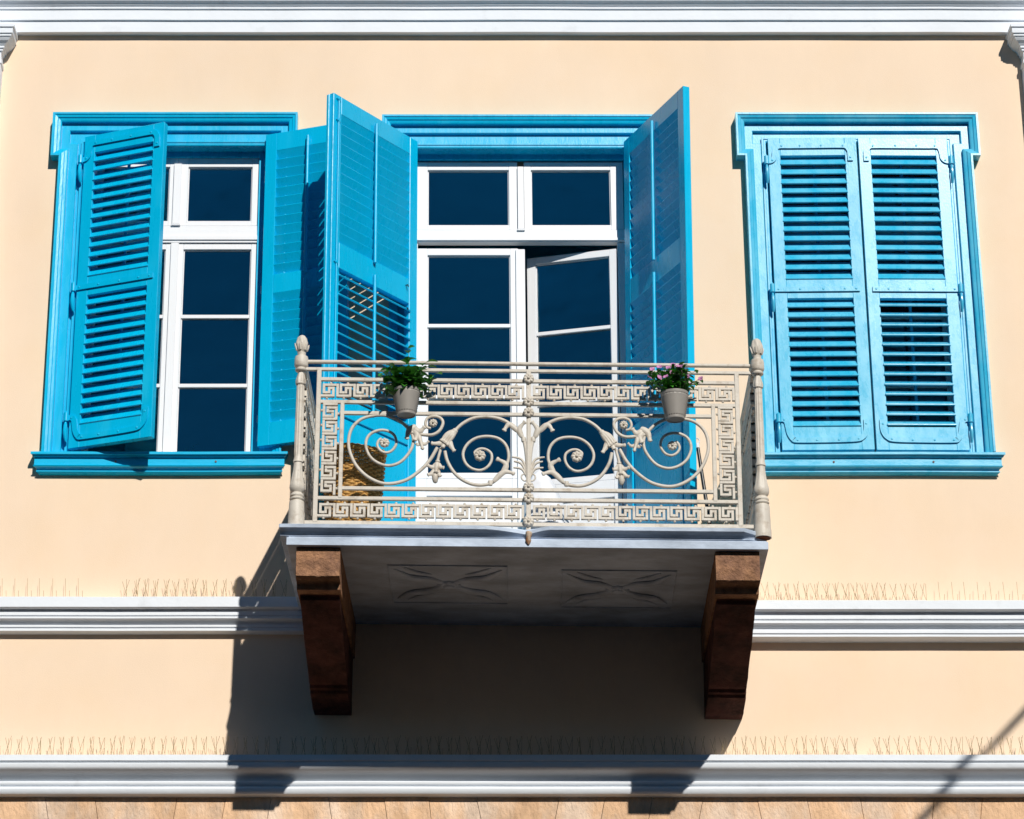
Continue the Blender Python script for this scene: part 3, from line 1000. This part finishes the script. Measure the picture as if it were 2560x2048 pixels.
def scroll_half(s):
    def pt(p, y=YF):
        return (s * p[0] / 1000 + (0 if s < 0 else .010), y, p[1] / 1000)
    for k in SC:
        P = crom(SC[k], 6)
        r0, r1 = (.0090, .0066) if k != 'U' else (.0104, .0086)
        n_ = len(P)
        mb = MB()
        mb.tube([pt(p, YF - (.004 if k == 'C' else 0)) for p in P], [r0 + (r1 - r0) * i / (n_ - 1) for i in range(n_)], 10, axis=(0, 1, 0))
        if k in 'UL':
            # tie on the stem
            mb.lathe([(.002, -.014), (.011, -.012), (.013, 0), (.011, .012), (.002, .014)], 12, pt({'U': (-29, 583), 'L': (-194, 350)}[k]))
        mb.build("scrollwork", M['iron'], BAL, T=T, smooth=60)
    mb = MB()
    def blade(P, wd, tip=.25, fl=.55, y=YF - .006, bow=.012):
        Q = crom(P, 6)
        n_ = len(Q)
        prof = [.55 + .45 * math.sin(PI * min(1, i / (n_ - 1) * 1.25) ** .8) if i < n_ * .8 else 1 - (1 - tip) * ((i - n_ * .8) / (n_ * .2)) for i in range(n_)]
        mb.tube([pt(q, y - bow * (i / (n_ - 1)) ** 2) for i, q in enumerate(Q)], [wd * 1.18 * v for v in prof], 8, fl, axis=(0, 1, 0))
    # flower bell: overlapping ribs
    for off, k in ((-13, .8), (-5, 1), (5, 1), (13, .8)):
        ax = Vector((-370 + 428, 627 - 550)).normalized()
        nx = Vector((ax.y, -ax.x))
        P = [(-372 + nx.x * off * .3, 624 + nx.y * off * .3), (-394 + nx.x * off, 602 + nx.y * off), (-412 + nx.x * off * 1.3, 578 + nx.y * off * 1.3), (-426 + nx.x * off * 1.4, 553 + nx.y * off * 1.4)]
        blade(P, .0105 * k + .002, .5, .9, YF - .004)
    mb.lathe([(.004, -.014), (.013, -.012), (.0155, 0), (.013, .010), (.004, .013)], 14, pt((-373, 624)), tilt=Matrix.Rotation(-s * rad(38) * -1, 3, 'Y'))
    blade(BL['bl'], .0125, .15)
    blade(BL['br'], .0125, .15)
    blade(BL['bm'], .012, .5)
    mb.build("flower_bell", M['iron'], BAL, T=T, smooth=60)
    for ks, w_ in (('a1 a2 a3', .0145), ('u1 u2', .0125), ('l1 l2', .0125)):
        mb = MB()
        for k in ks.split():
            blade(BL[k], w_, .12 if w_ > .013 else .4)
        mb.build("leaf_ornament", M['iron'], BAL, T=T, smooth=60)
    mb = MB()
    mb.tube([pt((-553, 600)), pt((-549, 585))], [.008, .011], 10)
    blade(BL['b0'], .011, .1, .9)
    blade(BL['b1'], .008, .15)
    blade(BL['b2'], .008, .15)
    mb.build("bud", M['iron'], BAL, T=T, smooth=60)
    # pine cone pendant
    mb = MB()
    mb.tube([pt(p) for p in ((-440, 535), (-450, 495), (-458, 459))], .0075, 8, axis=(0, 1, 0))
    mb.lathe([(.003, -.008), (.012, -.004), (.012, .004), (.003, .008)], 12, pt((-456, 463)))
    for k in ('p1', 'p2', 'p3', 'p4'):
        blade(BL[k], .0115, .15)
    blade([(-458, 455), (-461, 425), (-463, 395)], .013, .4, .8)
    mb.lathe([(.002, -.040), (.010, -.034), (.0155, -.018), (.0165, 0), (.014, .016), (.006, .026)], 18, pt((-467, 386)),
             mod=lambda a, z: 1 + .10 * math.cos(7 * a + z * 260) + .06 * math.cos(7 * a - z * 260))
    mb.build("pendant", M['iron'], BAL, T=T, smooth=60)
    # fronds beside the centre post
    for P in ([(-10, 400), (-36, 474), (-86, 490)], [(-10, 390), (-38, 452), (-77, 467)], [(-8, 372), (-36, 424), (-80, 434)]):
        Q = crom(P, 6)
        mb = MB()
        mb.tube([pt(q) for q in Q], [.0045 + .002 * math.sin(PI * i / (len(Q) - 1)) for i in range(len(Q))], 8, axis=(0, 1, 0))
        mb.build("frond", M['iron'], BAL, T=T, smooth=60)
    mb = MB()
    Q = crom([(-10, 366), (-26, 364), (-38, 376), (-38, 392), (-26, 400), (-20, 392)], 5)
    mb.tube([pt(q) for q in Q], .004, 8, axis=(0, 1, 0))
    mb.build("frond", M['iron'], BAL, T=T, smooth=60)
scroll_half(-1)
scroll_half(1)

def rosette(cx, cz, r, y=YF - .012):
    mb = MB()
    n_ = 48
    rings = []
    for f_, yy, md in ((.02, -.017, 0), (.16, -.016, 0), (.25, -.012, 0), (.32, -.0075, 0), (.42, -.0095, .4), (.60, -.0115, .7), (.80, -.0100, .9), (.96, -.006, .8), (1.03, 0, .7), (.95, .006, .7)):
        ring = []
        for j in range(n_):
            a = 2 * PI * j / n_
            c_ = math.cos(8 * a)
            ring.append((cx + r * f_ * (1 + .06 * md * c_) * math.cos(a), y + 1.25 * yy * (1 - .35 * md * (1 - c_) / 2), cz + r * f_ * (1 + .06 * md * c_) * math.sin(a)))
        rings.append(ring)
    mb.loft(rings)
    return mb.build("rosette", M['iron'], BAL, T=T, smooth=50)
for z in (.905, .780, .722, .325, .267, .145):
    rosette(.006, z, .0265, YF - .018)
for s_ in (-1, 1):
    k = 0 if s_ < 0 else .010
    for (x, z, r) in ((-722, 555, .024), (-246, 491, .028), (-481, 663, .021)):
        rosette(s_ * x / 1000 + k, z / 1000, r, YF - .008)

# side returns of the railing
for s_, xs_ in ((-1, -1.125), (1, 1.135)):
    mb = MB()
    mb.tube([(xs_, -1.22, .992), (xs_, -.02, .992)], .0105, 10)
    for z in (.952, .897, .775, .716, .315, .262, .133):
        mb.box(xs_ - .009, xs_ + .009, -1.22, -.02, z - .0095, z + .0095)
    for y in (-1.14, -.60, -.10):
        mb.box(xs_ - .0085, xs_ + .0085, y - .011, y + .011, .133, .95)
    mb.build("side_rail", M['iron'], BAL, T=T, bevel=.002)
    for zc in (.836, .1985):
        key_band("meander_band", (xs_, -1.205, zc - HB / 2), (0, 1, 0), (0, 0, 1), .0975, HB, 12, t=.0070, d=.0125)
    for zc in (.664, .573, .482, .391):
        key_band("meander_band", (xs_, -1.205, zc - HB / 2), (0, 1, 0), (0, 0, 1), .0975, HB + .008, 9, t=.0074, d=.0135)
    mb = MB()
    P = crom(SC['L'], 5)
    mb.tube([(xs_, -.20 - (p[0] + 250) / 1000 * .8, .52 + (p[1] - 520) / 1000) for p in P], .007, 8, axis=(1, 0, 0))
    mb.build("scrollwork", M['iron'], BAL, T=T, smooth=60)


# ------------------------------------------------------------------ potted plants hanging on the railing
def pot_mesh(r0, r1, h):
    mb = MB()
    n_ = 48
    rows = 18
    prof = [(r0 * .02, .004), (r0 * .86, .004), (r0 * .90, 0.0), (r0 * 1.0, 0.0), (r0 * 1.015, .004), (r0 * 1.02, .010)]
    rings = [[(r * math.cos(2 * PI * j / n_), r * math.sin(2 * PI * j / n_), z) for j in range(n_)] for r, z in prof]
    for i in range(rows + 1):
        t = i / rows
        z = .012 + (h - .028) * t
        r = r0 * 1.02 + (r1 - r0 * 1.02) * t
        ring = []
        for j in range(n_):
            b = .0042 if (i + j) % 2 == 0 and 0 < i < rows else 0
            a = 2 * PI * j / n_
            ring.append(((r + b) * math.cos(a), (r + b) * math.sin(a), z))
        rings.append(ring)
    for r, z in ((r1 * 1.03, h - .014), (r1 * 1.05, h - .008), (r1 * 1.05, h), (r1 * .98, h), (r1 * .96, h - .02), (.004, h - .021)):
        rings.append([(r * math.cos(2 * PI * j / n_), r * math.sin(2 * PI * j / n_), z) for j in range(n_)])
    mb.loft(rings)
    return mb


def add_leaf(mb, base, d, up, L, W, curl=.25):
    """leaf with a folded midrib, 4 segments"""
    d = d.normalized()
    side = d.cross(up)
    if side.length < 1e-3:
        side = d.cross(Vector((1, 0, 0)))
    side.normalize()
    nrm = side.cross(d).normalized()
    vs = []
    prof = (.12, .8, 1.0, .7, .05)
    for i, wv in enumerate(prof):
        t = i / (len(prof) - 1)
        c = base + d * (L * t) - nrm * (L * curl * t * t)
        vs += [c + side * (W * wv) + nrm * (W * .35 * wv), c, c - side * (W * wv) + nrm * (W * .35 * wv)]
    fs = []
    for i in range(len(prof) - 1):
        a = i * 3
        fs += [(a, a + 1, a + 4, a + 3), (a + 1, a + 2, a + 5, a + 4)]
    mb.add(vs, fs)


def stems_and_leaves(seed, stems, leafL, leafW, base_z, rbase, per=9, droop=.2):
    rr = random.Random(seed)
    sm, lm = MB(), MB()
    tips = []
    for (dx, dy, hgt) in stems:
        b = Vector((rr.uniform(-1, 1) * rbase, rr.uniform(-1, 1) * rbase, base_z))
        e = b + Vector((dx, dy, hgt))
        m_ = (b + e) / 2 + Vector((dx * -.15, dy * -.15, hgt * .12)) + Vector((rr.uniform(-1, 1), rr.uniform(-1, 1), 0)) * .008
        P = crom([b, m_, e], 5)
        sm.tube(P, [.0022 - .0012 * i / (len(P) - 1) for i in range(len(P))], 5)
        tips.append(e)
        for k in range(per):
            t = .18 + .82 * k / (per - 1)
            p = Vector(P[min(len(P) - 1, int(t * (len(P) - 1)))])
            a = k * 2.4 + rr.uniform(-.5, .5)
            d = Vector((math.cos(a), math.sin(a), rr.uniform(-.35, .75)))
            add_leaf(lm, p, d, Vector((0, 0, 1)), leafL * rr.uniform(.65, 1.2), leafW * rr.uniform(.75, 1.2), rr.uniform(.05, .5))
    return sm, lm, tips


def potted(loc, r0, r1, h, label, seed, stems, leafL, leafW, lmat, per=9, flowers=0):
    e = empty("potted_plant", loc, label, "potted plant", "potted plants hung on the balcony railing")
    pot_mesh(r0, r1, h).build("pot", M['pot'], e, smooth=20)
    mb = MB()
    mb.lathe([(.003, h - .012), (r1 * .94, h - .013)], 24, (0, 0, 0), cap=True)
    mb.build("soil", M['soil'], e)
    sm, lm, tips = stems_and_leaves(seed, stems, leafL, leafW, h - .015, r1 * .55, per)
    sm.build("stem", M['leafd'], e, smooth=60)
    lm.build("foliage", lmat, e, smooth=60)
    for sx in (-.035, .035):
        mb = MB()
        mb.tube([(sx, r1 * .9, h - .01), (sx, r1 * 1.15, h + .03), (sx, .118, .235), (sx, .132, .243), (sx, .140, .225)], .0022, 6)
        mb.build("hanger", M['wire'], e)
    rr = random.Random(seed + 1)
    if flowers:
        for k in range(flowers):
            t = tips[k % len(tips)] + Vector((rr.uniform(-.012, .012), rr.uniform(-.02, .012), rr.uniform(-.004, .014)))
            fm_ = MB()
            face = Vector((rr.uniform(-.6, .6), rr.uniform(-1, -.3), rr.uniform(.1, .9))).normalized()
            u = face.orthogonal().normalized()
            v_ = face.cross(u)
            for q in range(4):
                c = t + (u * math.cos(q * 1.57) + v_ * math.sin(q * 1.57)) * .007
                for pz in range(5):
                    a = pz * 2 * PI / 5 + q
                    d = u * math.cos(a) + v_ * math.sin(a) + face * .35
                    add_leaf(fm_, c, d, face, rr.uniform(.008, .0125), .0045, .1)
            fm_.build("flower", M['petal'], e, smooth=60)
    return e


def ring_stems(seed, n_, rad_, hmin, hmax):
    rr = random.Random(seed)
    out = []
    for i in range(n_):
        a = i * 2.399 + rr.uniform(-.3, .3)
        k = math.sqrt((i + .5) / n_)
        out.append((math.cos(a) * rad_ * k, math.sin(a) * rad_ * k * .8, hmin + (hmax - hmin) * rr.random() * (1.1 - .5 * k)))
    return out


st = ring_stems(3, 40, .135, .045, .150) + [(.0, -.0, .225), (-.12, -.02, .10), (.09, -.01, .15), (-.09, 0, .14), (.1, -.03, .03), (-.09, -.03, -.01)]
pl1 = potted((-.236, -1.362, 6.590), .046, .065, .136, "taupe pot of leafy green plant without flowers, on the left half of the railing", 11, st, .050, .0185, M['leaf'], 9)
st = ring_stems(5, 46, .130, .05, .175)
pl2 = potted((1.098, -1.362, 6.567), .046, .066, .141, "taupe pot of small-leaved plant with pink blossoms, on the right half of the railing", 23, st, .036, .0098, M['leaf'], 12, flowers=30)

# ------------------------------------------------------------------ things on the balcony floor
bk = empty("wicker_basket", (-.515, -.80, 6.036), "tall golden wicker basket behind the left end of the railing", "basket")
def bring(t, off=0.0, nn=72, ph=0.0, amp=0.0, zj=0.0):
    r = .108 + .034 * t
    z = .02 + .535 * t
    ring = []
    for j in range(nn):
        a = 2 * PI * j / nn
        c_, s_ = math.cos(a), math.sin(a)
        q = (abs(c_) ** 3.2 + abs(s_) ** 3.2) ** (-1 / 3.2)
        rr_ = r * q + amp * math.cos(18 * a + ph) + off
        ring.append((rr_ * c_, rr_ * s_, z + zj * math.sin(a * 3 + t * 20)))
    return ring
mb = MB()
rows = 46
for i in range(rows):
    mb.tube(bring(i / rows * .96, 0, 144, PI * (i % 2), .0062, .0008), .0066, 6, closed=True)
mb.build("weave", M['wicker'], bk, T=lambda x, y, z: (x * math.cos(.5) - y * math.sin(.5), x * math.sin(.5) + y * math.cos(.5), z), smooth=60)
mb = MB()
for k in range(36):
    b0, b1 = bring(0, 0, 36)[k], bring(1.0, 0, 36)[k]
    mb.tube([b0, b1], .005, 5)
mb.build("stake", M['wicker'], bk, T=lambda x, y, z: (x * math.cos(.5) - y * math.sin(.5), x * math.sin(.5) + y * math.cos(.5), z))
mb = MB()
for k in range(3):
    rg = bring(.985, 0, 72)
    mb.tube([(p[0] * (1 + .035 * math.cos(j * .9 + k * 2.1)), p[1] * (1 + .035 * math.cos(j * .9 + k * 2.1)), p[2] + .010 * math.sin(j * .9 + k * 2.1)) for j, p in enumerate(rg)], .0095, 6, closed=True)
mb.build("rim", M['wicker'], bk, T=lambda x, y, z: (x * math.cos(.5) - y * math.sin(.5), x * math.sin(.5) + y * math.cos(.5), z), smooth=60)
rgb = MB()
rgb.loft([bring(0.0), [(x * .98, y * .98, z - .012) for x, y, z in bring(0.0)]])
rgb.build("base", M['wicker'], bk)

pe = empty("pole", (1.345, -.24, 6.03), "thin black pole with a pale looped tip leaning behind the right end of the railing", "pole")
mb = MB()
A0, A1 = Vector((.058, .0, .004)), Vector((-.022, .12, .86))
mb.tube([A0, A0.lerp(A1, .5), A1], [.009, .0105, .010], 12)
mb.build("shaft", M['dark'], pe, smooth=50)
mb = MB()
d = (A1 - A0).normalized()
mb.tube([A1 + d * .001, A1 + d * .03], [.0105, .009], 10)
mb.tube([A1 + d * .028 + Vector((.013 * math.cos(a), 0, .016 + .016 * math.sin(a))) for a in [-1.5 + i * 2 * PI / 14 for i in range(14)]], .0035, 6, closed=True)
mb.build("tip", M['cloth'], pe, smooth=50)

mb = MB()
rr = random.Random(5)
rings = []
for i in range(15):
    t = i / 14
    z = .004 + .62 * t
    r = .145 * (1 - t ** 2.4) ** .6 + .004
    ring = []
    for j in range(30):
        a = 2 * PI * j / 30
        q = 1 + .22 * mnoise.noise((math.cos(a) * 1.9, math.sin(a) * 1.9, t * 6)) + .1 * mnoise.noise((math.cos(a) * 5, math.sin(a) * 5, t * 14))
        ring.append((r * q * math.cos(a) - .05 * t, r * q * math.sin(a) * .8, z))
    rings.append(ring)
mb.loft(rings)
cb = mb.build("cloth_bundle", M['cloth'], None, smooth=80, loc=(.50, -.42, 6.03))
tag(cb, "crumpled white bundle behind the railing at the foot of the ajar door", "bundle")

# ------------------------------------------------------------------ plant on the inner sill of the left window
e = empty("indoor_plant", (-1.45, .23, 6.905), "small leafy plant behind the lowest pane of the left window", "plant")
mb = MB()
mb.lathe([(.03, 0), (.045, .002), (.055, .05), (.052, .05), (.004, .045)], 24)
mb.build("pot", M['brown'], e, smooth=40)
sm, lm, tips = stems_and_leaves(41, ring_stems(8, 18, .09, .02, .085), .022, .007, .045, .03, 9)
sm.build("stem", M['leafd'], e)
lm.build("foliage", M['leaf'], e, smooth=60)


# ------------------------------------------------------------------ bird spikes along the string courses
def spikes(x0, x1, z, y, style, label, seed, slope=0.0, keep=1.0, hgt=.105):
    rr = random.Random(seed)
    e = empty("bird_spikes", ((x0 + x1) / 2, y, z), label, "bird spikes", "bird spike strips on the string courses")
    xm = (x0 + x1) / 2
    mb = MB()
    mb.box(x0 - xm, x1 - xm, -.012, .012, .001, .006)
    mb.build("base_strip", M['strip'], e)
    mb = MB()
    x = x0 + .01
    pit = .0535 if style == 'x' else .0685
    while x < x1 - .005:
        u = x - xm
        zz = slope * u
        if style == 'x':
            for k in range(rr.choice((3, 4, 4))):
                a = [-.27, .27, .0, -.08][k] + rr.uniform(-.07, .07)
                dy = [.012, -.012, .0, .016][k]
                b = u + [.014, -.012, .012, .004][k] + rr.uniform(-.004, .004)
                H = hgt * rr.uniform(.9, 1.06)
                mb.tube([(b, 0, zz), (b + a * H, dy, zz + H)], .00095, 4)
            if rr.random() < .5:
                b = u + rr.uniform(.012, .022)
                mb.tube([(b, -.004, zz), (b + rr.uniform(-.004, .004), -.03, zz + hgt * rr.uniform(.3, .5))], .0009, 4)
        else:
            a = rr.uniform(-.10, -.04) if style == 'v' else rr.uniform(-.02, .02)
            mb.tube([(u, 0, zz), (u + a * hgt, .02, zz + hgt * 1.12)], .0009, 4)
            mb.tube([(u + .022, 0, zz), (u + .022, -.02, zz + hgt * rr.choice((.35, .35, 1.0)))], .0009, 4)
        x += pit * rr.uniform(.94, 1.06)
    mb.build("wires", M['wire'], e)


spikes(-2.42, -1.985, 6.057, -.06, 'v', "bird spikes of thin straight wires at the far left of the upper string course", 1)
spikes(-1.765, -.86, 6.057, -.06, 'x', "bird spikes of crossed wires on the upper string course, running into the balcony shadow", 2)
spikes(1.60, 2.515, 6.034, -.07, 'x', "bird spikes of crossed wires on the upper string course beside the right bracket", 3)
spikes(2.58, 3.25, 6.034, -.07, 's', "bird spikes of sparse upright wires at the far right of the upper string course", 4)
spikes(-2.60, -1.93, 5.188, -.08, 'x', "bird spikes at the far left of the lower string course", 5)
spikes(-1.905, -.875, 5.188, -.08, 'x', "bird spikes on the lower string course where the balcony shadow begins", 6)
spikes(-.85, .148, 5.188, -.08, 'x', "bird spikes on the lower string course in deep shadow below the left bracket", 7)
spikes(.168, 1.157, 5.188, -.08, 'x', "bird spikes on the lower string course in deep shadow left of the right bracket", 8)
spikes(1.178, 2.145, 5.188, -.08, 'x', "bird spikes on the lower string course where the shadow ends at the right", 9)
spikes(2.197, 3.20, 5.188, -.08, 'x', "bird spikes at the far right of the lower string course, crossed by a cable shadow", 10)

# ------------------------------------------------------------------ service cable that throws the slanting shadow lower right
mb = MB()
C0, C1 = Vector((7.11, -.03, 9.72)), Vector((.86, 0, 3.30)) + SUN * 8
mb.tube([C0.lerp(C1, i / 20) - Vector((0, 0, .06 * math.sin(PI * i / 20))) for i in range(21)], .018, 8)
tag(mb.build("overhead_cable", M['cable'], None, smooth=60), "black service cable sloping from the roof edge down to a street pole", "cable")
up = empty("utility_pole", (C1.x, C1.y - .09, 0.004), "tall grey street pole carrying a single service cable", "pole")
mb = MB()
mb.tube([(0, 0, 0), (0, 0, C1.z + .15)], [.11, .07], 16)
mb.build("shaft", M['asphalt'], up, smooth=50)
mb = MB()
mb.tube([(0, .04, C1.z), (0, .09, C1.z)], .022, 10)
mb.build("insulator", M['white'], up, smooth=50)

# ------------------------------------------------------------------ unseen building opposite, added to block sky fill and street bounce
oh = empty("unseen_house", (0, -19, 0), "unseen grey brown building added across the street to block sky light, its front in shade", "unseen_house")
mb = MB()
mb.box(-26, 26, -9, 0, 0, 12.4)
mb.build("wall", M['sandwall'], oh)
mb = MB()
mb.prism_yz([(-.05, 12.1), (.12, 12.15), (.25, 12.5), (.25, 12.65), (-9.2, 12.65), (-9.2, 12.41), (-.05, 12.41)], -26.2, 26.2)
mb.build("cornice", M['trim'], oh)
for i in range(13):
    for z in (1.0, 4.8, 8.4):
        x = -24 + i * 4
        mb = MB()
        mb.box(x - .62, x - .5, .002, .06, z, z + 2.1)
        mb.box(x + .5, x + .62, .002, .06, z, z + 2.1)
        mb.box(x - .62, x + .62, .002, .06, z + 2.1, z + 2.25)
        mb.box(x - .7, x + .7, .002, .12, z - .1, z)
        mb.box(x - .5, x + .5, .004, .02, z, z + 2.1)
        mb.build("window", M['trim'], oh)
